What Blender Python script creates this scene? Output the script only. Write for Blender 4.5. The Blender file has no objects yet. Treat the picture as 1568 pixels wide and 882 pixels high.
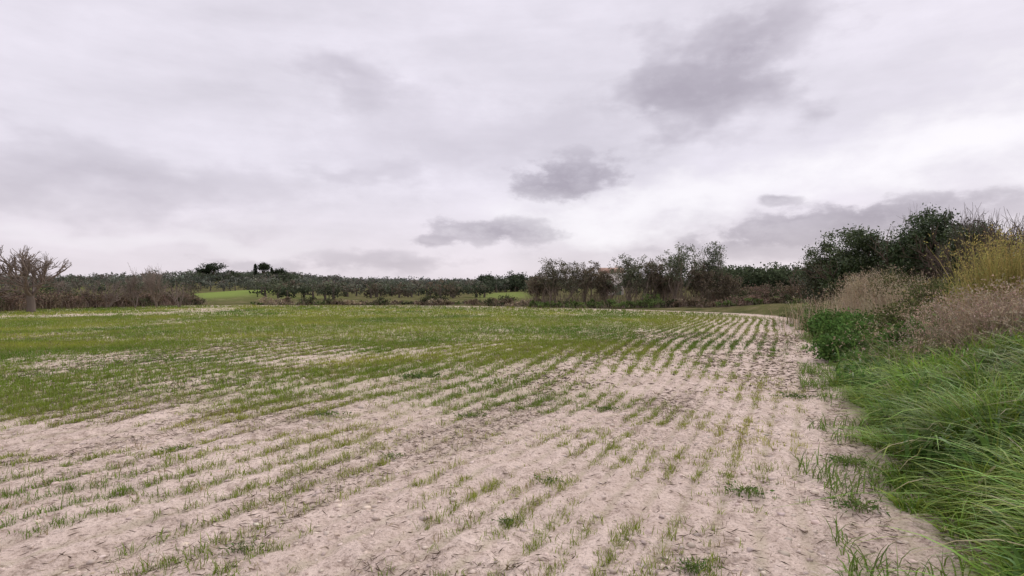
import bpy, math, random, time
import numpy as np
T0=time.time()
rng=np.random.default_rng(7); random.seed(7)
F=870.0; CX=784.0; CY=441.0; CH=1.7
def PX(px,Y): return (px-CX)/F*Y
def PZ(py,Y): return CH+(CY-py)/F*Y
# ------------------------------------------------------------ numpy noise
def _h(xi,yi,s):
    v=np.sin(xi*127.1+yi*311.7+s*74.7)*43758.5453
    return v-np.floor(v)
def vn(x,y,s=0):
    xi=np.floor(x); yi=np.floor(y); fx=x-xi; fy=y-yi
    fx=fx*fx*(3-2*fx); fy=fy*fy*(3-2*fy)
    a=_h(xi,yi,s); b=_h(xi+1,yi,s); c=_h(xi,yi+1,s); d=_h(xi+1,yi+1,s)
    return (a*(1-fx)+b*fx)*(1-fy)+(c*(1-fx)+d*fx)*fy
def fbm(x,y,s=0,o=4):
    t=0;a=0.5;n=0
    for i in range(o):
        t=t+a*vn(x*2**i+i*17.3,y*2**i+i*9.1,s+i); n+=a; a*=0.5
    return t/n
def ss(a,b,x):
    t=np.clip((x-a)/(b-a),0,1); return t*t*(3-2*t)
# ------------------------------------------------------------ field boundary
BP=np.array([(-1.5,-6),(0.6,-1),(2.3,3.0),(4.35,7.1),(7.1,12.4),(10.3,19),(13.2,25.5),(15.1,29.5),(15.9,32.5),(15.4,36),(13.3,40),(9.5,44),(5,48),(0,51),(-12,55),(-30,56),(-37,50),(-44,40),(-52,20)],float)
for _ in range(1):
    q=[BP[0]]
    for a,b in zip(BP[:-1],BP[1:]):
        q+= [a*.75+b*.25,a*.25+b*.75]
    q.append(BP[-1]); BP=np.array(q)
POLY=np.vstack([BP,[(-60,-40),(-6,-40)]])
def sdist(x,y,al=False):
    d=np.full(x.shape,1e9); S=np.zeros(x.shape); acc_=0
    for a,b in zip(BP[:-1],BP[1:]):
        e=b-a; L=math.hypot(*e); t=np.clip(((x-a[0])*e[0]+(y-a[1])*e[1])/(e@e),0,1)
        dd=np.hypot(x-a[0]-t*e[0],y-a[1]-t*e[1])
        if al: S=np.where(dd<d,acc_+t*L,S); acc_+=L
        d=np.minimum(d,dd)
    ins=np.zeros(x.shape,bool); n=len(POLY)
    for i in range(n):
        x1,y1=POLY[i]; x2,y2=POLY[(i+1)%n]
        if y1==y2: continue
        c=((y1>y)!=(y2>y))&(x<(x2-x1)*(y-y1)/(y2-y1)+x1); ins^=c
    r=np.where(ins,-d,d)
    return (r,S) if al else r
SP=.33
def rowc(x,y,sd):
    return sd+.35*(fbm(x*.10,y*.10,44,2)-.5)*4*ss(-1,-8,sd)+.14*(fbm(x*.6,y*.6,45,2)-.5)+4.5*np.exp(-((x+10)/8)**2-((y-19)/9)**2)-1.2*np.exp(-((x-1)/5)**2-((y-8)/6)**2)*ss(-.5,-4,sd)
def height(x,y,sd=None,fine=True):
    x=np.asarray(x,float); y=np.asarray(y,float)
    if sd is None: sd=sdist(x,y)
    w=(1-ss(30,50,y))*ss(-4,1,x)*(1-ss(40,90,x))
    z=w*(1.0*ss(0,3.3,sd)+0.35*ss(4,12,sd))
    z=z+ss(0,3,sd)*(fbm(x*.35,y*.35,3)-.5)*0.5*np.exp(-np.maximum(sd,0)/60)
    z=z+0.09*(fbm(x*.12,y*.12,5,3)-.5)
    r=np.hypot(x,y)
    z=z+2.6*ss(120,300,r)
    z=z+3.0*np.exp(-((x+112)/48)**2-((y-245)/60)**2)
    z=z+1.3*np.exp(-((x+50)/11)**2-((y-112)/22)**2)
    z=z+2.0*np.exp(-((x-45)/40)**2-((y-130)/40)**2)
    z=z+ss(250,700,r)*3.0*(fbm(x*.004,y*.004,8,3)-.35)
    if fine:
        inf=ss(0.1,-0.4,sd)
        near=1-ss(14,26,y)
        z=z+inf*near*(-0.010*np.cos(rowc(x,y,sd)/SP*2*np.pi))
        z=z+near*(0.07*(fbm(x*3.2,y*3.2,11,4)-.5)+0.05*np.maximum(0,vn(x*8,y*8,12)-.5)+.015*(vn(x*17,y*17,13)-.5))
    return z
# ------------------------------------------------------------ mesh helpers
def make_mesh(name,V,faces,C=None,mat=None,smooth=False,parent=None):
    me=bpy.data.meshes.new(name); V=np.asarray(V,np.float32)
    me.vertices.add(len(V)); me.vertices.foreach_set('co',V.ravel())
    faces=[np.asarray(f,np.int32) for f in faces if len(f)]
    li=np.concatenate([f.ravel() for f in faces]); 
    tot=np.concatenate([np.full(len(f),f.shape[1]) for f in faces])
    st=np.concatenate([[0],np.cumsum(tot)[:-1]]).astype(np.int32)
    me.loops.add(len(li)); me.loops.foreach_set('vertex_index',li)
    me.polygons.add(len(tot)); me.polygons.foreach_set('loop_start',st)
    try: me.polygons.foreach_set('loop_total',tot.astype(np.int32))
    except Exception: pass
    if smooth: me.polygons.foreach_set('use_smooth',np.ones(len(tot),bool))
    me.update(calc_edges=True)
    if C is not None:
        a=me.color_attributes.new('Col','FLOAT_COLOR','POINT')
        c=np.ones((len(V),4),np.float32); c[:,:3]=C; a.data.foreach_set('color',c.ravel())
    if mat: me.materials.append(mat)
    o=bpy.data.objects.new(name,me); bpy.context.scene.collection.objects.link(o)
    if parent: o.parent=parent
    return o
class Acc:
    def __init__(s): s.V=[];s.Q=[];s.T=[];s.C=[];s.n=0
    def add(s,V,Q=None,T=None,C=None):
        if Q is not None and len(Q): s.Q.append(np.asarray(Q)+s.n)
        if T is not None and len(T): s.T.append(np.asarray(T)+s.n)
        s.V.append(V); s.C.append(np.broadcast_to(C,(len(V),3))); s.n+=len(V)
    def obj(s,name,mat,smooth=False,parent=None):
        f=[]
        if s.Q: f.append(np.vstack(s.Q))
        if s.T: f.append(np.vstack(s.T))
        return make_mesh(name,np.vstack(s.V),f,np.vstack(s.C),mat,smooth,parent)
    def fit(s,x,y,z0,top,hw=None):
        A=np.vstack(s.V); kz=(top-z0)/max(.1,A[:,2].max()-z0); kx=kz if hw is None else hw/max(.1,np.percentile(np.abs(A[:,0]-x),99))
        s.V=[np.stack([x+(v[:,0]-x)*kx,y+(v[:,1]-y)*kx,z0+(v[:,2]-z0)*kz],1) for v in s.V]
def unit(v): return v/np.maximum(np.linalg.norm(v,axis=-1,keepdims=True),1e-9)
def leaves(acc,P,L,W,C,up=0.0,dirs=None):
    n=len(P); a=unit(rng.normal(size=(n,3))+np.array([0,0,up])) if dirs is None else dirs
    b=unit(np.cross(a,rng.normal(size=(n,3))))
    L=np.broadcast_to(L,(n,))[:,None]; W=np.broadcast_to(W,(n,))[:,None]
    V=np.stack([P-a*L*.5,P+b*W*.5-a*L*.05,P+a*L*.5,P-b*W*.5-a*L*.05],1).reshape(-1,3)
    Q=np.arange(n*4).reshape(-1,4)
    acc.add(V,Q=Q,C=np.repeat(np.broadcast_to(C,(n,3)),4,axis=0))
def blades(acc,P,H,lean,W,C,az=None,seg=3,droop=0.0,tipC=None):
    n=len(P); az=rng.uniform(0,2*np.pi,n) if az is None else az
    H=np.broadcast_to(H,(n,)); lean=np.broadcast_to(lean,(n,)); W=np.broadcast_to(W,(n,))
    d=np.stack([np.cos(az),np.sin(az),0*az],1)
    pa=az+np.pi/2+rng.normal(0,.5,n); s=np.stack([np.cos(pa),np.sin(pa),0*az],1)
    pts=[];cols=[]
    C=np.broadcast_to(C,(n,3)); tipC=C*1.0 if tipC is None else np.broadcast_to(tipC,(n,3))
    for i in range(seg+1):
        t=i/seg
        c=P+d*(H*lean*t**1.7)[:,None]+np.stack([0*H,0*H,H*(t-droop*lean*t**3)],1)
        w=(W*(1-t**1.6*0.93)*(0.7+0.3*min(1,t*3)))[:,None]*.5
        pts+=[c-s*w,c+s*w]; cols+=[C*(1-t)+tipC*t]*2
    V=np.stack(pts,1).reshape(-1,3); K=2*(seg+1)
    base=(np.arange(n)*K)[:,None]
    Q=np.concatenate([base+np.array([[2*i,2*i+1,2*i+3,2*i+2]]) for i in range(seg)],0)
    acc.add(V,Q=Q,C=np.stack(cols,1).reshape(-1,3))
def tube(acc,pts,rad,C,k=5):
    pts=np.asarray(pts,float); rad=np.asarray(rad,float); m=len(pts)
    t=unit(np.gradient(pts,axis=0)); ref=np.array([0.31,0.87,0.38]) 
    u=unit(np.cross(t,ref)); v=np.cross(t,u)
    ang=np.linspace(0,2*np.pi,k,endpoint=False)
    V=pts[:,None]+rad[:,None,None]*(np.cos(ang)[None,:,None]*u[:,None]+np.sin(ang)[None,:,None]*v[:,None])
    i=np.arange(m-1)[:,None]*k; j=np.arange(k)[None]; j2=(j+1)%k
    Q=np.stack([i+j,i+j2,i+k+j2,i+k+j],-1).reshape(-1,4)
    acc.add(V.reshape(-1,3),Q=Q,C=C)
def branch(acc,p,d,L,r,depth,col,tips,spread=0.7,up=0.12,kids=(3,4),shrink=.68,wob=.16,k=5):
    n=5 if depth>1 else 4; pts=[p]; dd=d.copy(); q=p.copy(); dirs=[d]
    for i in range(n-1):
        dd=unit(dd+rng.normal(0,wob,3)+np.array([0,0,up*.5])); q=q+dd*L/(n-1); pts.append(q); dirs.append(dd)
    rad=np.linspace(r,r*.6,n); tube(acc,pts,rad,np.array(col)*rng.uniform(.85,1.15),k if depth>1 else 3)
    if depth<=0: tips.append(pts[-1]); tips.append(pts[-2]); return
    if depth<=2: tips.append(pts[-1])
    m=rng.integers(kids[0],kids[1]+1)
    for i in range(m):
        f=1.0 if i==0 else rng.uniform(.35,1.0); idx=min(n-1,max(1,int(round(f*(n-1)))))
        side=unit(np.cross(dirs[idx],rng.normal(size=3)))
        s=spread*(0.4 if i==0 else rng.uniform(.7,1.25))
        nd=unit(dirs[idx]+side*s+np.array([0,0,up]))
        branch(acc,pts[idx],nd,L*shrink*rng.uniform(.75,1.15),r*(.58 if i else .66),depth-1,col,tips,spread,up,kids,shrink,wob,k)
def crown_pts(c,rad,ncl,per,clr,flat=0.35,seed=0,shell=.55):
    d=unit(rng.normal(size=(ncl,3))); d[:,2]=np.where(d[:,2]<-flat,-flat*rng.uniform(0,1,ncl),d[:,2])
    lump=0.78+0.5*vn(d[:,0]*2.1+seed,d[:,1]*2.1+d[:,2]*1.7+seed*3,seed)
    rr=rng.uniform(0,1,ncl)**shell*lump
    cc=np.asarray(c)+d*rr[:,None]*np.asarray(rad)
    sh=rng.uniform(.6,1.35,ncl)
    ids=np.repeat(np.arange(ncl),per)
    P=cc[ids]+rng.normal(size=(len(ids),3))*clr*np.array([1,1,.75])*rng.uniform(.6,1.2,ncl)[ids][:,None]
    return P,sh[ids]
def jit(n,c,v=.2,h=.06):
    return np.clip(np.asarray(c)*rng.uniform(1-v,1+v,(n,1))*(1+rng.normal(0,h,(n,3))),0.004,.9)
# ------------------------------------------------------------ materials
def nm(name):
    m=bpy.data.materials.new(name); m.use_nodes=True; nt=m.node_tree; nt.nodes.clear(); return m,nt
def foliage_mat(name,trans=.35,rough=.55,spec=.25):
    m,nt=nm(name); N=nt.nodes; Lk=nt.links
    at=N.new('ShaderNodeVertexColor'); at.layer_name='Col'
    o=N.new('ShaderNodeOutputMaterial')
    if spec>0:
        p=N.new('ShaderNodeBsdfPrincipled'); p.inputs['Roughness'].default_value=rough; p.inputs['Specular IOR Level'].default_value=spec
    else: p=N.new('ShaderNodeBsdfDiffuse')
    Lk.new(at.outputs[0],p.inputs[0])
    if trans>0:
        t=N.new('ShaderNodeBsdfTranslucent'); Lk.new(at.outputs[0],t.inputs[0])
        mx=N.new('ShaderNodeMixShader'); mx.inputs[0].default_value=trans
        Lk.new(p.outputs[0],mx.inputs[1]); Lk.new(t.outputs[0],mx.inputs[2]); Lk.new(mx.outputs[0],o.inputs[0])
    else: Lk.new(p.outputs[0],o.inputs[0])
    return m
M_grass=foliage_mat('grass_blades',.42,.5,.15); M_crop=foliage_mat('crop_blades',.35,.5,0); M_leaf=foliage_mat('leaves',.2,.55,0.0); M_bark=foliage_mat('bark',0,.9,0); M_dry=foliage_mat('dry_stalks',.3,.8,0)
M_gloss=foliage_mat('shrub_leaves',.15,.45,.3)

EX=np.array([-60,-20,-8,-3,.5,4.6,7,9,14,20]); EY=np.array([2,5.0,7.0,9.4,10.5,14.5,19,24,36,45])
def cover(x,y,sd):
    e=np.interp(x,EX,EY); n=fbm(x*.22,y*.16,21,4)-.5; n2=fbm(x*.9,y*.5,22,3)-.5
    g=ss(-3.2,3.2,(y-e)+n*9+n2*5)
    patch=ss(.34,.56,fbm(x*.13+4,y*.07,31,4)+.10*ss(28,50,y)+.12*ss(-1,-12,x)+.35*(fbm(x*.6,y*.3,33,3)-.5))
    g=g*(0.30+.70*patch)
    return g*ss(-.9,-1.8,sd)
def rowphase(x,y,sd):
    f=rowc(x,y,sd)/SP; return np.abs(f-np.round(f))*2
# ------------------------------------------------------------ ground sheet
def axis(lo,hi,step,mn,mx,g1,g2):
    a=list(np.arange(lo,hi,step)); s=step
    up=[];v=a[-1]
    while v<mx: s*=g1; v+=s; up.append(v)
    s=step; dn=[]; v=a[0]
    while v>mn: s*=g2; v-=s; dn.append(v)
    return np.array(dn[::-1]+a+up)
xs=axis(-7,7.5,.04,-2500,2500,1.045,1.045); ys=axis(2.2,11,.04,-300,3000,1.033,1.25)
X,Y=np.meshgrid(xs,ys); nx,ny=len(xs),len(ys); x=X.ravel(); y=Y.ravel(); sd,al=sdist(x,y,True)
z=height(x,y,sd)
V=np.stack([x,y,z],1); i=np.arange(ny-1)[:,None]*nx+np.arange(nx-1)[None]
Q=np.stack([i,i+1,i+nx+1,i+nx],-1).reshape(-1,4)
cov=cover(x,y,sd)
m1=np.exp(-((x+50)/6.5)**4-((y-108)/30)**4); m2=np.exp(-((x+1)/5)**4-((y-112)/28)**4)*.7
farg=np.clip(m1+m2+ss(.55,.66,fbm(x*.02,y*.012,51,3))*ss(60,80,y)*.3,0,1)
C=np.stack([cov,0*cov,farg],1)
m,nt=nm('field_soil'); N=nt.nodes; Lk=nt.links
def node(t,**k):
    n=N.new(t)
    for a,b in k.items(): setattr(n,a,b)
    return n
at=node('ShaderNodeVertexColor'); at.layer_name='Col'; sep=node('ShaderNodeSeparateColor'); Lk.new(at.outputs[0],sep.inputs[0])
tc=node('ShaderNodeTexCoord')
rc=node('ShaderNodeAttribute'); rc.attribute_name='rowco'
def noise(scale,det=6,rough=.6,vec=None):
    n=node('ShaderNodeTexNoise'); n.inputs['Scale'].default_value=scale; n.inputs['Detail'].default_value=det; n.inputs['Roughness'].default_value=rough
    Lk.new(vec or tc.outputs['Object'],n.inputs['Vector']); return n
def ramp(src,els):
    r=node('ShaderNodeValToRGB'); e=r.color_ramp.elements
    while len(e)<len(els): e.new(.5)
    for q,(p,c) in zip(e,els): q.position=p; q.color=(*c,1) if len(c)==3 else c
    Lk.new(src,r.inputs[0]); return r
def mix(f,a,b,bt='MIX'):
    n=node('ShaderNodeMix',data_type='RGBA',blend_type=bt)
    for s,v in ((0,f),(6,a),(7,b)):
        if hasattr(v,'is_linked'): Lk.new(v,n.inputs[s])
        else: n.inputs[s].default_value=v if s==0 else (*v,1)
    return n.outputs[2]
def MM(op,a,b):
    n=node('ShaderNodeMath',operation=op)
    for i,v in enumerate((a,b)):
        if hasattr(v,'is_linked'): Lk.new(v,n.inputs[i])
        else: n.inputs[i].default_value=v
    return n.outputs[0]
def g3(v): return (v,v,v)
n1=noise(.45,4,.6); n2=noise(7,6,.72); n3=noise(42,4,.7)
soil=ramp(n1.outputs[0],[(.3,(.52,.42,.35)),(.7,(.65,.54,.46))]).outputs[0]
det=ramp(n2.outputs[0],[(.33,(.42,.38,.35)),(.44,(.88,.86,.84)),(.6,(1.1,1.1,1.1))]).outputs[0]
soil=mix(.8,soil,det,'MULTIPLY')
det2=ramp(n3.outputs[0],[(.37,(.40,.36,.33)),(.48,(1,1,1)),(.66,(1.12,1.12,1.12))]).outputs[0]
soil=mix(.6,soil,det2,'MULTIPLY')
mp=node('ShaderNodeVectorMath',operation='MULTIPLY'); Lk.new(rc.outputs['Vector'],mp.inputs[0]); mp.inputs[1].default_value=(1.3,.40,0)
n4=noise(1.0,6,.74,mp.outputs[0]); lit=ramp(n4.outputs[0],[(.52,g3(0)),(.66,g3(1))]).outputs[0]
soil=mix(MM('MULTIPLY',MM('MULTIPLY',lit,.8),MM('MULTIPLY',ramp(n2.outputs[0],[(.4,g3(1)),(.58,g3(.3))]).outputs[0],ramp(n3.outputs[0],[(.45,g3(1)),(.56,g3(.35))]).outputs[0])),soil,(.19,.145,.105))
sx=node('ShaderNodeSeparateXYZ'); Lk.new(rc.outputs['Vector'],sx.inputs[0])
cs=MM('COSINE',MM('MULTIPLY',sx.outputs[0],2*math.pi/SP),0.0)
rw=ramp(cs,[(.0,g3(0)),(.3,g3(0)),(1.0,g3(1))]).outputs[0]
n5=noise(3.5,6,.8); gr=ramp(n5.outputs[0],[(.3,(.15,.18,.04)),(.7,(.26,.31,.07))]).outputs[0]
outn=MM('ADD',sx.outputs[2],MM('MULTIPLY',MM('SUBTRACT',n2.outputs[0],.5),1.6))
outf=ramp(outn,[(.05,g3(0)),(.35,g3(1))]).outputs[0]
infl=MM('SUBTRACT',1.0,outf)
rowg=MM('MULTIPLY',MM('MULTIPLY',rw,infl),MM('MULTIPLY',ramp(n5.outputs[0],[(.38,g3(.0)),(.6,g3(1))]).outputs[0],.40))
soil=mix(rowg,soil,(.22,.215,.095))
gm=MM('MULTIPLY',MM('MULTIPLY',ramp(n5.outputs[0],[(.36,g3(.3)),(.6,g3(1))]).outputs[0],sep.outputs[0]),MM('ADD',MM('MULTIPLY',rw,.3),.5))
c1=mix(gm,soil,gr)
n6=noise(.5,6,.7); wild=ramp(n6.outputs[0],[(.35,(.055,.065,.025)),(.52,(.11,.105,.045)),(.7,(.20,.16,.10))]).outputs[0]
c2=mix(outf,c1,wild)
c3=mix(sep.outputs[2],c2,(.17,.22,.06))
p=node('ShaderNodeBsdfDiffuse')
Lk.new(c3,p.inputs[0])
b1=node('ShaderNodeBump'); b1.inputs['Strength'].default_value=1; b1.inputs['Distance'].default_value=.038
b2=node('ShaderNodeBump'); b2.inputs['Strength'].default_value=1; b2.inputs['Distance'].default_value=.013
Lk.new(n2.outputs[0],b1.inputs['Height']); Lk.new(n3.outputs[0],b2.inputs['Height']); Lk.new(b1.outputs[0],b2.inputs['Normal']); Lk.new(b2.outputs[0],p.inputs['Normal'])
o=node('ShaderNodeOutputMaterial'); Lk.new(p.outputs[0],o.inputs[0])
go=make_mesh('ground',V,[Q],C,m,smooth=True)
ra=go.data.attributes.new('rowco','FLOAT_VECTOR','POINT'); ra.data.foreach_set('vector',np.stack([rowc(x,y,sd),al,sd],1).astype(np.float32).ravel())
print('ground',time.time()-T0)
# ------------------------------------------------------------ crop seedlings
def scatter(n,y0,y1,k=1.25,xadd=2):
    yy=np.sqrt(rng.uniform(y0**2,y1**2,n)); xx=rng.uniform(-1,1,n)*(yy*.95*k*.85+xadd); return xx,yy
acc=Acc()
def crop(n,y0,y1,nb,h,w,seg,base,spr=.022):
    xx,yy=scatter(n,y0,y1,1.1); sd=sdist(xx,yy); ok=(sd<-.6); xx,yy,sd=xx[ok],yy[ok],sd[ok]
    cv=cover(xx,yy,sd); ph=rowphase(xx,yy,sd)
    strip=ss(12,20,yy)*ss(-8,-5,sd)
    rowstr=np.exp(-(ph/(.26-.05*strip))**2)
    nz=ss(.36,.56,fbm(xx*1.1,yy*1.1,61,3))
    p=(base*nz+cv*1.0+strip*.9)*(rowstr*(1-.3*cv)+.32*cv*(1-strip))*ss(-.8,-1.5,sd)+.08*base*nz
    ok=rng.uniform(0,1,len(xx))<p; xx,yy,cv,stp=xx[ok],yy[ok],cv[ok],strip[ok]
    zz=height(xx,yy)-.01
    t=len(xx); ids=np.repeat(np.arange(t),nb)
    sc=rng.uniform(.45,1.3,t)*(.8+.35*cv)*(1+.4*stp)
    P=np.stack([xx,yy,zz],1)[ids]+np.stack([rng.normal(0,spr,len(ids)),rng.normal(0,spr,len(ids)),0*ids],1)
    tone=(fbm(xx*.3,yy*.3,71,3)-.5)
    base_c=np.array([.19,.255,.045])[None]*(1+.9*tone[:,None])*(1-.18*stp[:,None]); base_c[:,0]*=1+.8*tone
    dry=rng.uniform(0,1,t)<.12; base_c[dry]=[.30,.25,.12]
    c=base_c[ids]*rng.uniform(.6,1.3,(len(ids),1))
    blades(acc,P,h*sc[ids]*rng.uniform(.5,1.2,len(ids)),rng.uniform(.1,1.0,len(ids)),w*rng.uniform(.7,1.3,len(ids)),c,seg=seg,droop=.4)
    print('crop',t)
crop(66000,2.4,9,8,.10,.006,3,.7,.03)
crop(110000,9,18,6,.10,.011,2,.6,.035)
crop(125000,18,34,5,.11,.024,1,.45,.045)
crop(85000,34,57,4,.12,.055,1,.4,.08)
acc.obj('crop_seedlings',M_crop)
# ------------------------------------------------------------ clods and litter
acc=Acc()
ico=np.array([(0,0,1),(.89,0,.45),(.28,.85,.45),(-.72,.53,.45),(-.72,-.53,.45),(.28,-.85,.45),(.72,.53,-.45),(-.28,.85,-.45),(-.89,0,-.45),(-.28,-.85,-.45),(.72,-.53,-.45),(0,0,-1)])
icf=np.array([(0,1,2),(0,2,3),(0,3,4),(0,4,5),(0,5,1),(1,6,2),(2,7,3),(3,8,4),(4,9,5),(5,10,1),(6,7,2),(7,8,3),(8,9,4),(9,10,5),(10,6,1),(11,7,6),(11,8,7),(11,9,8),(11,10,9),(11,6,10)])
def clods(n,y0,y1,smin,smax):
    xx,yy=scatter(n,y0,y1,1.1); sd=sdist(xx,yy); ok=(sd<.3)&(rng.uniform(0,1,n)<.25+.75*ss(.4,.6,fbm(xx*.9,yy*.9,81,3))); xx,yy=xx[ok],yy[ok]; n=len(xx)
    s=smin+(smax-smin)*rng.uniform(0,1,n)**4
    V=ico[None]*rng.uniform(.45,1.3,(n,12,1))*s[:,None,None]*rng.uniform([.8,.8,.35],[1.4,1.4,.75],(n,3))[:,None]
    a=rng.uniform(0,6.28,n); ca,sa=np.cos(a)[:,None],np.sin(a)[:,None]
    V=np.stack([V[:,:,0]*ca-V[:,:,1]*sa,V[:,:,0]*sa+V[:,:,1]*ca,V[:,:,2]],-1)
    V+=np.stack([xx,yy,height(xx,yy)-s*.05],1)[:,None]
    T=(np.arange(n)*12)[:,None,None]+icf[None]
    acc.add(V.reshape(-1,3),T=T.reshape(-1,3),C=np.repeat(jit(n,(.52,.43,.36),.25,.02),12,axis=0))
clods(28000,2.4,8,.006,.032); clods(18000,8,18,.012,.04)
acc.obj('soil_clods',M_bark)
acc=Acc()
def litter(n,y0,y1,L,w):
    xx,yy=scatter(n,y0,y1,1.1); sd,al=sdist(xx,yy,True)
    d=ss(.51,.64,fbm(sd*1.2,al*.35,91,4)); ok=(sd<-.1)&(rng.uniform(0,1,n)<.11+d); xx,yy=xx[ok],yy[ok]; n=len(xx)
    P=np.stack([xx,yy,height(xx,yy)+.012],1)
    a=rng.uniform(0,6.28,n); dr=np.stack([np.cos(a),np.sin(a),rng.normal(0,.2,n)],1)
    c=np.where(rng.uniform(0,1,(n,1))<.7,np.array([[.13,.10,.075]]),np.array([[.46,.39,.28]]))*rng.uniform(.6,1.3,(n,1))
    leaves(acc,P,L*rng.uniform(.4,1.5,n),w*rng.uniform(.5,1.5,n),c,dirs=unit(dr))
litter(80000,2.4,9,.07,.006); litter(75000,9,22,.11,.016)
acc.obj('straw_litter',M_dry)
def weed(px,py,r,n,name='weed_rosette',col=(.10,.15,.045)):
    Yy=CH*F/(py-CY); Xx=PX(px,Yy); acc=Acc(); k=n
    a=rng.uniform(0,6.28,k); rr=rng.uniform(.0,1,k)**.8*r*rng.uniform(.5,1.2,k)
    z0=float(height(np.array([Xx]),np.array([Yy]))[0])
    P=np.stack([Xx+np.cos(a)*rr*1.4,Yy+np.sin(a)*rr,z0+.015+.03*rng.uniform(0,1,k)],1)
    dr=unit(np.stack([np.cos(a),np.sin(a),rng.uniform(-.2,.5,k)],1)+rng.normal(0,.3,(k,3)))
    leaves(acc,P,r*.3*rng.uniform(.4,1.2,k),r*.09*rng.uniform(.6,1.3,k),jit(k,col,.4),dirs=dr)
    b=np.stack([Xx+rng.normal(0,r*.5,k),Yy+rng.normal(0,r*.4,k),np.full(k,z0)],1)
    blades(acc,b,min(.12,r*.5)*rng.uniform(.4,1.2,k),rng.uniform(.2,1.2,k),.007,jit(k,(.13,.18,.04),.35),droop=.3)
    acc.obj(name,M_leaf)
for q in [(775,800,.10,90),(1062,872,.12,110),(1300,712,.20,150),(1142,758,.17,90),(1215,608,.25,70),(1310,780,.18,100),(930,628,.15,90),(640,580,.35,120),(1280,560,.4,120),(500,640,.2,60),(370,845,.1,60),(600,700,.12,50),(720,640,.2,60),(840,740,.12,50),(270,690,.15,50)]: weed(*q)

# ------------------------------------------------------------ tall grass bank
acc=Acc()
def bank_pts(n,y0,y1,d0,d1):
    yy=y0+(y1-y0)*rng.uniform(0,1,n); xx=np.interp(yy,BP[:15,1],BP[:15,0])+rng.uniform(-.8,6.5,n)
    sd=sdist(xx,yy); e=.45*(fbm(xx*1.1,yy*1.1,101,3)-.5)*2
    ok=(sd>d0+e)&(sd<d1+2*e); return xx[ok],yy[ok],sd[ok]
def tall(n,y0,y1,d0,d1,h,w,seg,col,lean=(.3,1.5)):
    xx,yy,sd=bank_pts(n,y0,y1,d0,d1); n=len(xx)
    cl=fbm(xx*2.4,yy*2.4,111,2); keep=rng.uniform(0,1,n)<ss(.3,.52,cl)*.8+.2; xx,yy,sd,cl=xx[keep],yy[keep],sd[keep],cl[keep]; n=len(xx)
    az=2*np.pi*fbm(xx*1.3,yy*1.3,121,2)*2.6+rng.normal(0,1.0,n)
    edge=np.exp(-sd/.4)*.7; az=np.where(rng.uniform(0,1,n)<edge,np.pi*.86+rng.normal(0,.9,n),az)
    P=np.stack([xx,yy,height(xx,yy)-.03],1)
    H=h*rng.uniform(.45,1.15,n)*(.35+1.1*ss(.3,.7,cl))*(.40+.60*ss(-.1,.8,sd))
    tone=fbm(xx*.8,yy*.8,131,3)
    c=np.asarray(col)[None]*(.35+1.3*tone[:,None])*rng.uniform(.55,1.45,(n,1)); c[:,0]*=rng.uniform(.75,1.35,n)
    dry=rng.uniform(0,1,n)<.05+.12*ss(1.5,3,sd); c[dry]=[.36,.31,.17]
    blades(acc,P,H,rng.uniform(*lean,n),w*rng.uniform(.5,1.4,n),c*.6,az=az,seg=seg,droop=.45,tipC=c*1.25)  # shade painted into blade colour: darkened at the base, brightened to the tip
    print('tall',n)
G=(.155,.25,.035)
tall(75000,.8,7,0,2.8,.50,.015,5,G)
tall(8000,.8,9,0,2.8,.62,.024,6,(.19,.30,.045),(.8,1.7))
tall(85000,7,14,0,2.9,.52,.021,4,G)
tall(60000,14,26,0,3.0,.55,.034,3,(.135,.21,.038))
tall(22000,26,34,0,2.6,.45,.055,2,(.12,.18,.038))
xx,yy,sd=bank_pts(34000,1,16,.05,2.8); k=rng.uniform(0,1,len(xx))<ss(.48,.60,fbm(xx*1.3,yy*1.3,161,3)); xx,yy=xx[k],yy[k]; n=len(xx)
blades(acc,np.stack([xx,yy,height(xx,yy)+rng.uniform(0,.25,n)],1),rng.uniform(.12,.38,n),rng.uniform(.3,1.2,n),rng.uniform(.03,.06,n),jit(n,(.09,.165,.038),.35),seg=3,droop=.5)
xx,yy,sd=bank_pts(80000,.8,26,-.6,.15); k=rng.uniform(0,1,len(xx))<ss(.42,.60,fbm(xx*1.6,yy*1.6,141,3)); xx,yy=xx[k],yy[k]; n=len(xx)
blades(acc,np.stack([xx,yy,height(xx,yy)],1),rng.uniform(.05,.25,n),rng.uniform(.3,1.5,n),.012,jit(n,(.14,.21,.04),.35),seg=3,droop=.4)
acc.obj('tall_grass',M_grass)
print('grass',time.time()-T0)
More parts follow.
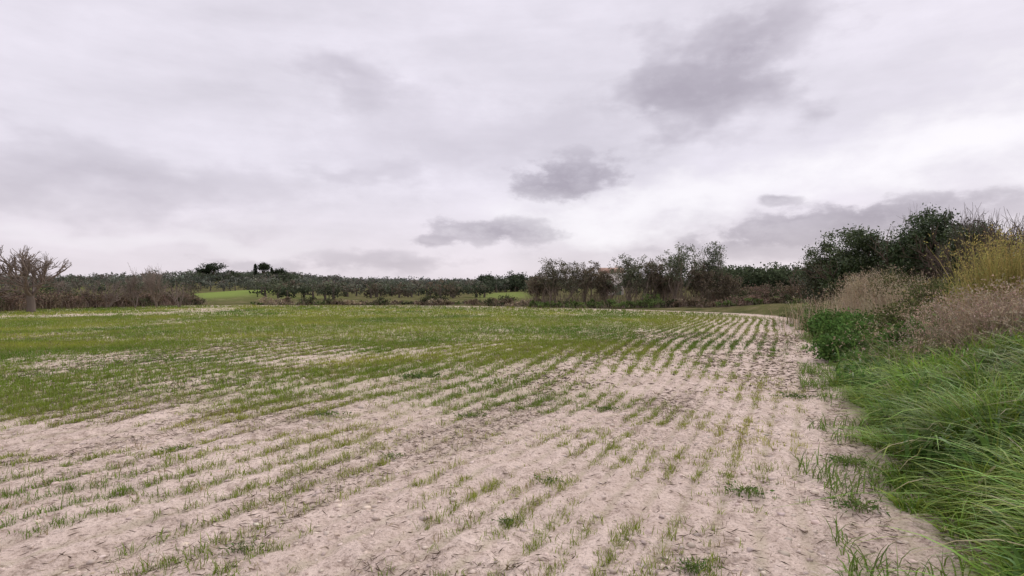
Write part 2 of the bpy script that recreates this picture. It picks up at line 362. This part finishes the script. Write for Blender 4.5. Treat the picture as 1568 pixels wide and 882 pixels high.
# ------------------------------------------------------------ shrubs on the bank
def gz(x,y): return float(height(np.array([x]),np.array([y]),fine=False)[0])
def shrub(name,x,y,rad,top,ncl,per,leaf,col,clr=.22,stems=6,base=None,mat=None):
    z0=gz(x,y) if base is None else base; acc=Acc(); ac=Acc(); seed=rng.integers(1,999)
    h=top-z0; c=np.array([x,y,z0+h*.5])
    P,sh=crown_pts(c,(rad[0],rad[1],h*.47),ncl,per,clr,flat=.85,seed=seed)
    k=P[:,2]>z0+.02; P,sh=P[k],sh[k]
    cc=jit(len(P),col,.3)*sh[:,None]
    leaves(ac,P,leaf*rng.uniform(.7,1.4,len(P)),leaf*.5,cc,up=.4)
    tips=[]
    for i in range(stems):
        a=rng.uniform(0,6.28); d=unit(np.array([math.cos(a)*.6,math.sin(a)*.6,1.0]))
        branch(acc,np.array([x+math.cos(a)*rad[0]*.2,y+math.sin(a)*rad[1]*.2,z0-.05]),d,h*.4,.045*h/3,3,(.13,.10,.08),tips,spread=.8,up=.15)
    o=acc.obj(name,M_bark); ac.obj('leaves',mat or M_leaf,parent=o)
    return o
def bare(name,x,y,top,r,depth,col=(.20,.16,.135),spread=.8,kids=(3,4),lean=(0,0),stems=1,shrink=.7,L0=None,up=.1,hw=None,wob=.16):
    z0=gz(x,y); acc=Acc(); tips=[]; h=top-z0; L=L0 or h*.34
    for i in range(stems):
        a=rng.uniform(0,6.28); s=0 if stems==1 else .5
        branch(acc,np.array([x,y,z0-.02]),unit(np.array([lean[0]+math.cos(a)*s,lean[1]+math.sin(a)*s,1])),L,r,depth,col,tips,spread=spread,kids=kids,shrink=shrink,up=up,wob=wob)
    acc.fit(x,y,z0-.05,top,hw)
    return acc.obj(name,M_bark)
def bare_broad(x,y,top,hw,r,col,nl=8):
    """short trunk, a fan of rising limbs, rounded crown of fine twigs"""
    z0=gz(x,y); acc=Acc(); tips=[]; h=top-z0; zf=z0+h*.24
    tube(acc,[(x,y,z0-.1),(x+.04,y,z0+h*.12),(x-.03,y,zf),(x,y,zf+h*.08)],[r*1.25,r,r*.95,r*.6],np.array(col)*.85,8)
    for i in range(nl):
        a=i*2.4+rng.normal(0,.25); tilt=[.35,.75,1.15,.9][i%4]
        d=unit(np.array([math.cos(a)*tilt,math.sin(a)*tilt,.85]))
        branch(acc,np.array([x,y,zf-.05+.05*(i%3)]),d,h*.33,r*.48,4,col,tips,spread=.75,up=.07,kids=(3,4),shrink=.66,wob=.17)
    A=np.vstack(acc.V); kz=(top-z0)/(np.percentile(A[:,2],99.8)-z0); kx=hw/np.percentile(np.abs(A[:,0]-x),99.6)
    acc.V=[np.stack([x+(v[:,0]-x)*kx,y+(v[:,1]-y)*kx,z0+(v[:,2]-z0)*kz],1) for v in acc.V]
    return acc.obj('bare_tree',M_bark)
DG=(.065,.09,.036)
def eshrub(px,Y,rad,py,ncl,per,leaf,col,clr): shrub('evergreen_shrub',PX(px,Y),Y,rad,PZ(py,Y),ncl,per,leaf,col,clr,mat=M_gloss)
eshrub(1315,27,(2.1,1.8),352,320,130,.12,DG,.22)
eshrub(1435,23.5,(1.95,1.7),322,350,130,.11,(.06,.088,.036),.2)
eshrub(1490,21,(.95,1.2),338,140,120,.09,DG,.18)
eshrub(1385,25,(1.2,1.3),380,140,110,.10,DG,.2)
eshrub(1550,19,(1.2,1.2),380,130,100,.08,(.08,.085,.04),.2)
eshrub(1262,29,(1.0,1.2),386,110,100,.11,(.065,.075,.037),.22)
for px,Y,py,st,hw in [(1412,24.5,308,5,1.0),(1500,20,308,6,1.1),(1540,17,316,7,1.0),(1575,15,328,7,1.0),(1455,22.5,312,4,.8),(1375,26,340,3,.7),(1520,18.5,335,6,1.3),(1560,19,320,6,1.2)]:
    bare('bare_shrub',PX(px,Y),Y,PZ(py,Y),.05,4,(.13,.10,.085),.6,(2,4),stems=st,shrink=.75,hw=hw)
for px,Y,py,r in [(1275,19,480,(.75,.7)),(1318,16,488,(.8,.8)),(1262,23,470,(.7,.9)),(1355,14,496,(.8,.8)),(1300,13,520,(.5,.6)),(1420,11,500,(.6,.6))]:
    shrub('nettle_clump',PX(px,Y),Y,r,PZ(py,Y),110,70,.10,(.095,.17,.045),.15,stems=3)
def stalks(name,pts,h,w,col,lean=(.05,.5),seg=3,mat=None,var=.3,droop=.2,heads=False,col2=None):
    acc=Acc(); xx,yy=pts; n=len(xx); k=rng.uniform(0,1,n)<.25+.75*ss(.35,.6,fbm(xx*2.3,yy*2.3,171,2)); xx,yy=xx[k],yy[k]; n=len(xx)
    P=np.stack([xx,yy,height(xx,yy,fine=False)-.05],1)
    H=h*rng.uniform(.4,1.15,n)*(.45+1.1*fbm(xx*1.2,yy*1.2,151,2)); le=rng.uniform(*lean,n); az=rng.uniform(0,6.28,n)
    c=jit(n,col,var)
    if col2 is not None: q=rng.uniform(0,1,n)<.35; c[q]=jit(int(q.sum()),col2,var)
    blades(acc,P,H,le,w*rng.uniform(.5,1.5,n),c,az=az,seg=seg,droop=droop)
    if heads:
        t=P+np.stack([np.cos(az)*H*le,np.sin(az)*H*le,H*(1-droop*le)],1); kk=3
        Pt=np.repeat(t,kk,axis=0)+rng.normal(0,.035,(n*kk,3)); leaves(acc,Pt,.05,.018,np.repeat(c,kk,axis=0)*.95,up=1)
    return acc.obj(name,mat or M_dry)
def ell(n,px,Y,rx,ry):
    a=rng.uniform(0,6.28,n); r=np.abs(rng.normal(0,.6,n)); x0=PX(px,Y); return x0+np.cos(a)*r*rx,Y+np.sin(a)*r*ry
GG=(.14,.19,.055)
stalks('dry_grass',ell(5500,1318,21,1.6,1.8),1.3,.016,(.52,.43,.30),heads=True,col2=(.36,.29,.19))
stalks('dry_grass',ell(4000,1365,18.5,1.2,1.8),1.1,.016,(.48,.39,.27),heads=True)
stalks('dry_grass',ell(3500,1265,26,1.3,1.8),1.1,.02,(.36,.29,.19),col2=GG)
stalks('dry_weeds',ell(3300,1450,11.5,1.2,1.6),.75,.010,(.32,.25,.16),lean=(.1,1.2),heads=True,col2=GG)
stalks('dry_weeds',ell(5500,1525,9.3,1.2,1.3),.85,.009,(.44,.35,.26),lean=(.1,1.3),heads=True,col2=(.28,.21,.15))
stalks('dry_weeds',ell(2500,1400,15,1.4,1.7),.8,.013,(.28,.22,.14),lean=(.1,1.0),heads=True,col2=GG)
stalks('dry_weeds',ell(3500,1430,17,2.2,2),.9,.014,(.20,.155,.10),lean=(.1,.9),col2=(.09,.11,.04))
stalks('yellow_reeds',ell(2200,1540,11.2,.75,.8),1.45,.013,(.40,.33,.12),lean=(.02,.5),seg=4,heads=True,col2=(.28,.27,.09))
stalks('yellow_reeds',ell(700,1490,12.5,.7,.8),1.0,.013,(.35,.30,.11),lean=(.02,.5),seg=4,heads=True,col2=(.24,.23,.08))
for px,Y,py,r in [(1530,13.5,425,(1.1,1.0)),(1440,15.5,430,(1.0,1)),(1490,14,433,(.9,.8)),(1385,19,423,(.9,1.1)),(1410,13,465,(.7,.8)),(1350,21,420,(.8,.8))]:
    shrub('bramble',PX(px,Y),Y,r,PZ(py,Y),110,60,.07,(.10,.11,.045),.18,stems=5)

# ------------------------------------------------------------ trees at the right far edge of the field
def olive(px,Y,wpx,py,col=(.13,.14,.088),nst=6,dens=1.0,low=.63):
    x=PX(px,Y); z0=gz(x,Y); top=PZ(py,Y); h=top-z0; w=wpx/F*Y*.5; acc=Acc(); ac=Acc(); tips=[]
    for i in range(nst):
        a=rng.uniform(0,6.28); s=rng.uniform(.1,.45)
        branch(acc,np.array([x+rng.normal(0,w*.3),Y+rng.normal(0,.3),z0-.1]),unit(np.array([math.cos(a)*s,math.sin(a)*s,1])),h*.42,.06,3,(.22,.18,.145),tips,spread=.5,up=.2,kids=(2,4),shrink=.66)
    P,sh=crown_pts((x,Y,z0+h*low),(w*.98,w*.8,h*.38),int(120*dens),28,.16,flat=.8,seed=rng.integers(1,99),shell=.45)
    T=np.array(tips); T=T[T[:,2]<top+.1]; ti=rng.integers(0,len(T),int(1300*dens)); P2=T[ti]+rng.normal(0,.13,(len(ti),3)); P=np.vstack([P,P2]); sh=np.concatenate([sh,np.full(len(P2),1.05)])
    leaves(ac,P,rng.uniform(.11,.19,len(P)),.075,jit(len(P),col,.35)*sh[:,None],up=.3)
    n=260; b=np.stack([x+rng.normal(0,w*.6,n),Y+rng.normal(0,.6,n),np.full(n,z0)],1)
    blades(acc,b,h*rng.uniform(.15,.55,n),rng.uniform(0,.8,n),.028,jit(n,(.23,.18,.135),.3),seg=3,droop=.2)
    o=acc.obj('olive_tree',M_bark); ac.obj('leaves',M_leaf,parent=o)
BRW=(.155,.13,.09)
for a in [(855,50,66,395,(.125,.12,.08)),(897,51.5,56,401,BRW),(925,53,32,416,BRW),(968,50,68,390),(1003,50.5,46,398,BRW),(1040,49,54,376,(.13,.15,.09),6,1,.66),(1072,48.5,36,406,BRW),(1089,49,32,376,(.13,.15,.095),5,.8,.66),(830,52,36,420,BRW),(1112,48,42,420,BRW),(1020,51,36,418,BRW)]:
    olive(*a)
acc=Acc(); ac=Acc()
def scrub(px,Y,wpx,py,col,n=900,leaf=.17,st=.25):
    x=PX(px,Y); z0=gz(x,Y); h=max(.25,PZ(py,Y)-z0); w=wpx/F*Y*.5
    P,sh=crown_pts((x,Y,z0+h*.45),(w,w*.6+.3,h*.5),max(12,n//20),20,.16*min(1.5,h),flat=.8,seed=rng.integers(1,99))
    leaves(ac,P,leaf*rng.uniform(.7,1.3,len(P)),leaf*.6,jit(len(P),col,.3)*sh[:,None])
    m=int(n*st); b=np.stack([x+rng.normal(0,w*.6,m),Y+rng.normal(0,.5,m),np.full(m,z0)],1)
    blades(acc,b,h*rng.uniform(.4,1.2,m)*rng.uniform(.6,1,m),rng.uniform(0,1.1,m),.022,jit(m,(.23,.18,.14),.35),seg=3,droop=.3)
GR=(.11,.155,.05); BR=(.165,.13,.085); DK=(.075,.085,.043); RD=(.185,.135,.10); TN=(.34,.28,.19)
for px in range(815,1010,17): scrub(px+rng.uniform(-5,5),48.5-(px-815)*.012+rng.uniform(-1,1),30,460+rng.uniform(-4,2),GR,400)
for px in range(395,830,9):
    scrub(px+rng.uniform(-6,6),56.5-max(0,px-600)*.02+rng.uniform(-1,2),rng.uniform(14,44),rng.uniform(454,465),[GR,BR,DK,BR,TN,TN][rng.integers(0,6)],280)
for px,py in [(655,449),(672,452),(775,450),(470,454),(585,456)]: scrub(px,55.5,26,py,DK,500)
for px in range(1005,1250,9):
    Y=45-(px-1005)*.035+rng.uniform(0,3); scrub(px,Y,rng.uniform(20,45),rng.uniform(449,464),[BR,RD,DK,GR,BR,TN][rng.integers(0,6)],400)
for px in range(1095,1262,9):
    Y=50+rng.uniform(0,4); scrub(px,Y,rng.uniform(30,60),rng.uniform(429,446),[BR,RD,DK,BR][rng.integers(0,4)],700)
o=acc.obj('field_margin_scrub',M_bark); ac.obj('leaves',M_leaf,parent=o)
acc=Acc(); ac=Acc()
for px in range(-90,300,7):
    Y=float(np.interp(px,[-90,0,120,300],[35,41.5,48,56.5])); tv=vn(np.array([px/28.]),np.array([0.]),5)[0]*14
    scrub(px,Y+rng.uniform(-.3,1.2),rng.uniform(20,50),rng.uniform(448,459)-tv*.3,[DK,BR,RD,BR,RD,BR][rng.integers(0,6)],600,st=.45)
    if rng.uniform()<.6: scrub(px,Y+2.5,rng.uniform(30,60),rng.uniform(442,450)-tv,[DK,BR,RD,DK][rng.integers(0,4)],550,st=.5)
o=acc.obj('hedge',M_bark); ac.obj('leaves',M_leaf,parent=o)
TW=(.19,.155,.13)
bare_broad(PX(47,40),40,PZ(378,40),2.75,.21,TW)
bare_broad(PX(-45,40),40,PZ(396,40),1.9,.15,TW,6)
bare('bare_tree',PX(207,49),49,PZ(402,49),.08,4,TW,.6,(3,4),stems=5,L0=1.5,shrink=.75,hw=1.1)
bare('bare_tree',PX(240,50),50,PZ(404,50),.08,4,(.22,.18,.15),.55,(3,4),stems=5,L0=1.5,shrink=.75,hw=1.2)
for px in (98,135,165,275): bare('bare_shrub',PX(px,49),49,PZ(426,49),.03,3,TW,.6,(3,4),stems=5,L0=1.0,hw=1.2)

# ------------------------------------------------------------ distant woodland
acc=Acc(); ac=Acc()
def dtree(x,y,h,w,col,n,leaf,trunk=True):
    z0=gz(x,y); P,sh=crown_pts((x,y,z0+h*.5),(w,w,h*.45),max(10,n//10),10,w*.12,flat=.85,seed=rng.integers(1,200),shell=.4)
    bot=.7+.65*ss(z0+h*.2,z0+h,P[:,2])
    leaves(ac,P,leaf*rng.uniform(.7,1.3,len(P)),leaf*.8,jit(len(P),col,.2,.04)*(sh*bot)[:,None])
    if trunk: tube(acc,[(x,y,z0-.3),(x+rng.normal(0,.2),y,z0+h*.6)],[.22,.12],(.12,.10,.08),5)
cols=[(.115,.125,.085),(.085,.098,.058),(.14,.145,.105),(.06,.074,.043),(.12,.10,.07)]
for _ in range(1800):
    y=float(np.sqrt(rng.uniform(78**2,330**2))); r=rng.uniform(-1.0,.75); x=r*y; px=CX+r*F
    if 298<px<388 and y<150: continue
    if 745<px<808 and y<140: continue
    if px<300 and y<110: continue
    h=rng.uniform(1.9,3.1) if y<130 else rng.uniform(2.6,4.0)
    if px<300: h=h*1.15
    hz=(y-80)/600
    c=np.array(cols[rng.integers(0,5)])*(1-hz)+np.array([.23,.235,.25])*hz  # aerial haze painted into the leaf colour, stronger with distance
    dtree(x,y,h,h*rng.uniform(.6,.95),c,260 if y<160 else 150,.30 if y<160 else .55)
for _ in range(330):
    y=float(rng.uniform(400,600)); r=rng.uniform(-1.05,.8); dtree(r*y,y,rng.uniform(4,7),rng.uniform(6,11),np.array([.16,.17,.17]),120,1.3,False)  # farthest trees: haze painted in as a pale grey leaf colour
for _ in range(70):
    px=rng.uniform(1095,1290); y=rng.uniform(88,120); dtree(PX(px,y),y,rng.uniform(3.9,5.0),rng.uniform(2,3.2),(.065,.082,.045),380,.36)
for _ in range(22):
    px=rng.uniform(735,830); y=rng.uniform(150,185); dtree(PX(px,y),y,rng.uniform(3.6,5.0),rng.uniform(2.5,3.8),(.06,.075,.045),300,.45)
for _ in range(70):
    px=rng.uniform(285,455); y=rng.uniform(205,240); dtree(PX(px,y),y,rng.uniform(2.2,4.2),rng.uniform(2.5,4.5),(.075,.09,.055),220,.5)
o=acc.obj('distant_olive_grove',M_bark); ac.obj('leaves',M_leaf,parent=o)
def pine(px,Y,wpx,py,thick=.45):
    x=PX(px,Y); z0=gz(x,Y); top=PZ(py,Y); w=wpx/F*Y*.5; h=top-z0; acc=Acc(); ac=Acc()
    tube(acc,[(x,Y,z0-.3),(x+.2,Y,z0+h*.35),(x-.1,Y,z0+h*.75)],[.26,.2,.12],(.12,.085,.065),7)
    for i in range(7):
        a=i*.9; tube(acc,[(x,Y,z0+h*.42),(x+math.cos(a)*w*.4,Y+math.sin(a)*w*.4,z0+h*.62),(x+math.cos(a)*w*.7,Y+math.sin(a)*w*.7,z0+h*.78)],[.12,.08,.04],(.12,.085,.065),5)
    P,sh=crown_pts((x,Y,top-h*thick*.5),(w,w,h*thick*.5),70,36,.5,flat=.7,seed=rng.integers(1,99),shell=.5)
    leaves(ac,P,.45,.26,jit(len(P),(.05,.065,.037),.25)*sh[:,None])
    o=acc.obj('umbrella_pine',M_bark); ac.obj('leaves',M_leaf,parent=o)
for a in [(326,222,34,402,.55),(309,222,20,410,.6),(404,222,17,403,.45),(427,225,22,411,.7),(350,225,20,416,.7),(746,170,22,421,.7),(790,160,34,418,.7)]: pine(*a)
def cypress(px,Y,wpx,py):
    x=PX(px,Y); z0=gz(x,Y); top=PZ(py,Y); w=wpx/F*Y*.5; acc=Acc(); ac=Acc(); tube(acc,[(x,Y,z0-.2),(x,Y,top-1)],[.2,.05],(.12,.09,.07),5)
    n=1800; t=rng.uniform(0,1,n); a=rng.uniform(0,6.28,n); r=w*np.sqrt(rng.uniform(0,1,n))*np.sin(np.pi*np.clip(1-t,0,1)**.7*.95+.05)**.7
    P=np.stack([x+np.cos(a)*r,Y+np.sin(a)*r,z0+.4+t*(top-z0-.4)],1); leaves(ac,P,.35,.16,jit(n,(.03,.042,.022),.3),up=1)
    o=acc.obj('cypress_tree',M_bark); ac.obj('leaves',M_leaf,parent=o)
cypress(391,222,6,404); cypress(416,225,5,410)
def simple(name,col,rough=.85,var=.25,scale=3):
    m,nt=nm(name); N=nt.nodes; Lk=nt.links
    tc=N.new('ShaderNodeTexCoord'); no=N.new('ShaderNodeTexNoise'); no.inputs['Scale'].default_value=scale; no.inputs['Detail'].default_value=5
    r=N.new('ShaderNodeValToRGB'); r.color_ramp.elements[0].position=.3; r.color_ramp.elements[1].position=.7
    r.color_ramp.elements[0].color=(*[c*(1-var) for c in col],1); r.color_ramp.elements[1].color=(*[min(1,c*(1+var)) for c in col],1)
    p=N.new('ShaderNodeBsdfPrincipled'); p.inputs['Roughness'].default_value=rough; o=N.new('ShaderNodeOutputMaterial')
    Lk.new(tc.outputs['Object'],no.inputs['Vector']); Lk.new(no.outputs[0],r.inputs[0]); Lk.new(r.outputs[0],p.inputs['Base Color']); Lk.new(p.outputs[0],o.inputs[0]); return m
W=simple('plaster_wall',(.68,.62,.56),var=.12); RT=simple('terracotta_roof',(.34,.22,.16)); DKM=simple('window_glass',(.04,.045,.05),.3); WD=simple('painted_wood',(.10,.14,.09))
def box(name,c,s,mat,parent):
    x,y,z=c; a,b,h=[v/2 for v in s]
    V=[(x+i*a,y+j*b,z+k*h) for k in(-1,1) for i,j in((-1,-1),(1,-1),(1,1),(-1,1))]
    return make_mesh(name,V,[np.array([(3,2,1,0),(4,5,6,7),(0,1,5,4),(1,2,6,5),(2,3,7,6),(3,0,4,7)])],None,mat,parent=parent)
def house(px,Y,w,d,h,top):
    x=PX(px,Y); z0=top-h-d*.22; e=bpy.data.objects.new('farmhouse',None); bpy.context.scene.collection.objects.link(e)
    box('walls',(x,Y,z0+h/2-.75),(w,d,h+1.5),W,e)
    ov=.3; rz=z0+h+.003; rh=d*.22
    V=[(x-w/2-ov,Y-d/2-ov,rz-.1),(x+w/2+ov,Y-d/2-ov,rz-.1),(x+w/2+ov,Y+d/2+ov,rz-.1),(x-w/2-ov,Y+d/2+ov,rz-.1),(x-w/2-ov,Y,rz+rh),(x+w/2+ov,Y,rz+rh)]
    make_mesh('roof',V,[np.array([(0,1,5,4),(2,3,4,5),(3,2,1,0)]),np.array([(0,4,3),(1,2,5)])],None,RT,parent=e)
    for i in range(2):
        wx=x-w/2+w*(i+.5)/2
        for lv in range(max(1,int(h//2.5))):
            if lv==0 and i==1: box('door',(wx,Y-d/2-.03,z0+1.05),(1.0,.08,2.1),WD,e); continue
            zz=z0+1.5+lv*2.6; box('window',(wx,Y-d/2-.02,zz),(.9,.06,1.2),DKM,e)
            for s in(-1,1): box('shutter',(wx+s*.72,Y-d/2-.04,zz),(.5,.06,1.3),WD,e)
            box('sill',(wx,Y-d/2-.06,zz-.68),(1.1,.14,.08),W,e)
    box('chimney',(x+w*.28,Y+.6,rz+rh*.9),(.5,.5,1.0),W,e)
house(936,95,3.4,3.6,4.2,PZ(410,95))

# ------------------------------------------------------------ world : overcast sky
w=bpy.data.worlds.new('World'); bpy.context.scene.world=w; w.use_nodes=True; nt=w.node_tree; N=nt.nodes; Lk=nt.links; N.clear()
def lnk(n,i,v):
    if hasattr(v,'is_linked'): Lk.new(v,n.inputs[i])
    else: n.inputs[i].default_value=v
def M(op,a,b=None,c=None,clamp=False):
    n=N.new('ShaderNodeMath'); n.operation=op; n.use_clamp=clamp
    for i,v in enumerate((a,b,c)):
        if v is not None: lnk(n,i,v)
    return n.outputs[0]
def VM(op,a,b):
    n=N.new('ShaderNodeVectorMath'); n.operation=op; lnk(n,0,a); lnk(n,1,b); return n.outputs[0]
tc=N.new('ShaderNodeTexCoord'); sp=N.new('ShaderNodeSeparateXYZ'); Lk.new(tc.outputs['Generated'],sp.inputs[0])
az=M('ARCTAN2',sp.outputs[0],sp.outputs[1]); el=M('ARCSINE',sp.outputs[2])
def comb(a,b,c=0.0):
    n=N.new('ShaderNodeCombineXYZ')
    for i,v in enumerate((a,b,c)): lnk(n,i,v)
    return n.outputs[0]
AE=comb(az,el); Pv=VM('MULTIPLY',AE,(1,2.0,0))
def noi(vec,scale,det,rough,dist=0):
    n=N.new('ShaderNodeTexNoise'); n.noise_dimensions='2D'; n.inputs['Scale'].default_value=scale; n.inputs['Detail'].default_value=det; n.inputs['Roughness'].default_value=rough; n.inputs['Distortion'].default_value=dist
    Lk.new(vec,n.inputs['Vector']); return n
wn=noi(Pv,4.5,4,.55)
wv=VM('SUBTRACT',wn.outputs['Color'],(.5,.5,.5))
AEb=VM('ADD',AE,VM('MULTIPLY',wv,(.34,.17,0))); AEs=VM('ADD',AE,VM('MULTIPLY',wv,(.10,.05,0)))
fine=noi(Pv,14,7,.62); fd=M('MULTIPLY_ADD',fine.outputs[0],1.0,-.5)
fB=M('MULTIPLY',fd,1.1); fS=M('MULTIPLY',fd,2.2)
def mr(v,a,b,c,d):
    n=N.new('ShaderNodeMapRange'); n.interpolation_type='SMOOTHSTEP'
    for i,q in enumerate((v,a,b,c,d)): lnk(n,i,q)
    return n.outputs[0]
def blob(px,py,rx,ry,st,rot=0,soft=.7,small=False):
    a0=math.atan((px-CX)/F); e0=math.atan((CY-py)/F*math.cos(a0)); k=math.cos(a0)**2
    ra=rx/F*k; re=ry/F*math.cos(a0)
    mpn=N.new('ShaderNodeMapping'); mpn.vector_type='TEXTURE'; Lk.new(AEs if small else AEb,mpn.inputs[0])
    mpn.inputs[1].default_value=(a0,e0,0); mpn.inputs[2].default_value=(0,0,rot); mpn.inputs[3].default_value=(ra,re,1)
    ln=N.new('ShaderNodeVectorMath'); ln.operation='LENGTH'; Lk.new(mpn.outputs[0],ln.inputs[0])
    r=M('ADD',ln.outputs['Value'],fS if small else fB)
    return mr(r,1-soft,1+soft*.5,1.0-st,1.0)
def trans(vals):
    r=vals[0]
    for v in vals[1:]: r=M('MULTIPLY',r,v)
    return r
dark=M('SUBTRACT',1.0,trans([blob(1125,80,175,72,.60,.25,.8),blob(1075,165,115,48,.5,0,.8),blob(970,140,85,34,.42,0,.8),
  blob(860,272,88,31,.64,.10,.55,True),blob(825,295,60,15,.4,0,.6,True),blob(755,355,98,20,.58,-.04,.5,True),blob(672,371,32,8,.5,0,.5,True),blob(540,128,95,36,.34,-.1,.9),
  blob(120,275,480,52,.34,0,.9),blob(560,262,90,24,.25,0,.8),blob(600,400,110,13,.4,0,.8,True),blob(400,404,100,8,.35,0,.7,True),
  blob(1240,350,210,24,.6,.10,.5,True),blob(1420,335,180,30,.5,.06,.6,True),blob(1200,312,32,12,.55,0,.5,True),blob(1150,385,260,14,.4,0,.8,True),
  blob(720,215,240,65,.25,0,.95)]))
bright=M('SUBTRACT',1.0,trans([blob(1480,215,300,80,.9,.1,.95),blob(1090,305,280,45,.8,.05,.95),blob(900,335,170,40,.6,0,.9),blob(250,372,330,22,.3,0,.9)]))
bn=noi(Pv,2.2,5,.55,.3); bn2=noi(VM('MULTIPLY',AE,(.8,5,0)),3.0,5,.55,.2)
var=M('ADD',M('MULTIPLY_ADD',bn.outputs[0],.36,-.18),M('MULTIPLY_ADD',bn2.outputs[0],.24,-.12))
var=M('ADD',var,M('MULTIPLY',fd,.10))
def cmix(f,a,b):
    n=N.new('ShaderNodeMix'); n.data_type='RGBA'
    for s,v in ((0,f),(6,a),(7,b)):
        if hasattr(v,'is_linked'): Lk.new(v,n.inputs[s])
        else: n.inputs[s].default_value=v if s==0 else (*v,1)
    return n.outputs[2]
hz=mr(el,.0,.22,1.0,0.0)
base=cmix(hz,(.82,.775,.865),(.80,.73,.79))
vv=N.new('ShaderNodeVectorMath'); vv.operation='SCALE'; Lk.new(base,vv.inputs[0]); Lk.new(M('ADD',var,1.0),vv.inputs['Scale'])
c=cmix(bright,vv.outputs[0],(1.02,.985,1.03)); 
dk=M('MULTIPLY',dark,M('MULTIPLY_ADD',fd,1.6,.98),clamp=True)
c=cmix(dk,c,(.32,.28,.345))
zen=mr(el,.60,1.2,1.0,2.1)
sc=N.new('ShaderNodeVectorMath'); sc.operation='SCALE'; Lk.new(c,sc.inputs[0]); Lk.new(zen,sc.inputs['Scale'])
sky=N.new('ShaderNodeTexSky'); sky.sky_type='NISHITA'; sky.sun_disc=False
SE=math.radians(38); SR=math.radians(48)
sky.sun_elevation=SE; sky.sun_rotation=SR
bg1=N.new('ShaderNodeBackground'); Lk.new(sky.outputs[0],bg1.inputs[0]); bg1.inputs[1].default_value=.1
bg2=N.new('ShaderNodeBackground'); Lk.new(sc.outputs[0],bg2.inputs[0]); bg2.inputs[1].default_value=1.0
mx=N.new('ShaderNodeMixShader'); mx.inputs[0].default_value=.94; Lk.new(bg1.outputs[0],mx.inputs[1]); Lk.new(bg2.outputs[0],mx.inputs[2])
ow=N.new('ShaderNodeOutputWorld'); Lk.new(mx.outputs[0],ow.inputs[0])
sl=bpy.data.lights.new('sun','SUN'); sl.energy=1.5; sl.angle=math.radians(12); sl.color=(1,.96,.91)
so=bpy.data.objects.new('sun',sl); bpy.context.scene.collection.objects.link(so)
from mathutils import Vector
d=Vector((math.sin(SR)*math.cos(SE),math.cos(SR)*math.cos(SE),math.sin(SE))); so.rotation_euler=(-d).to_track_quat('-Z','Y').to_euler()
cd=bpy.data.cameras.new('camera'); cd.sensor_width=36; cd.lens=F/1568*36; cd.clip_end=6000; cd.clip_start=.05
co=bpy.data.objects.new('camera',cd); co.location=(0,0,CH); co.rotation_euler=(math.radians(90),0,0); bpy.context.scene.collection.objects.link(co); bpy.context.scene.camera=co
sc_=bpy.context.scene; sc_.view_settings.view_transform='Standard'; sc_.view_settings.look='None'; sc_.view_settings.exposure=0
print('done',time.time()-T0)
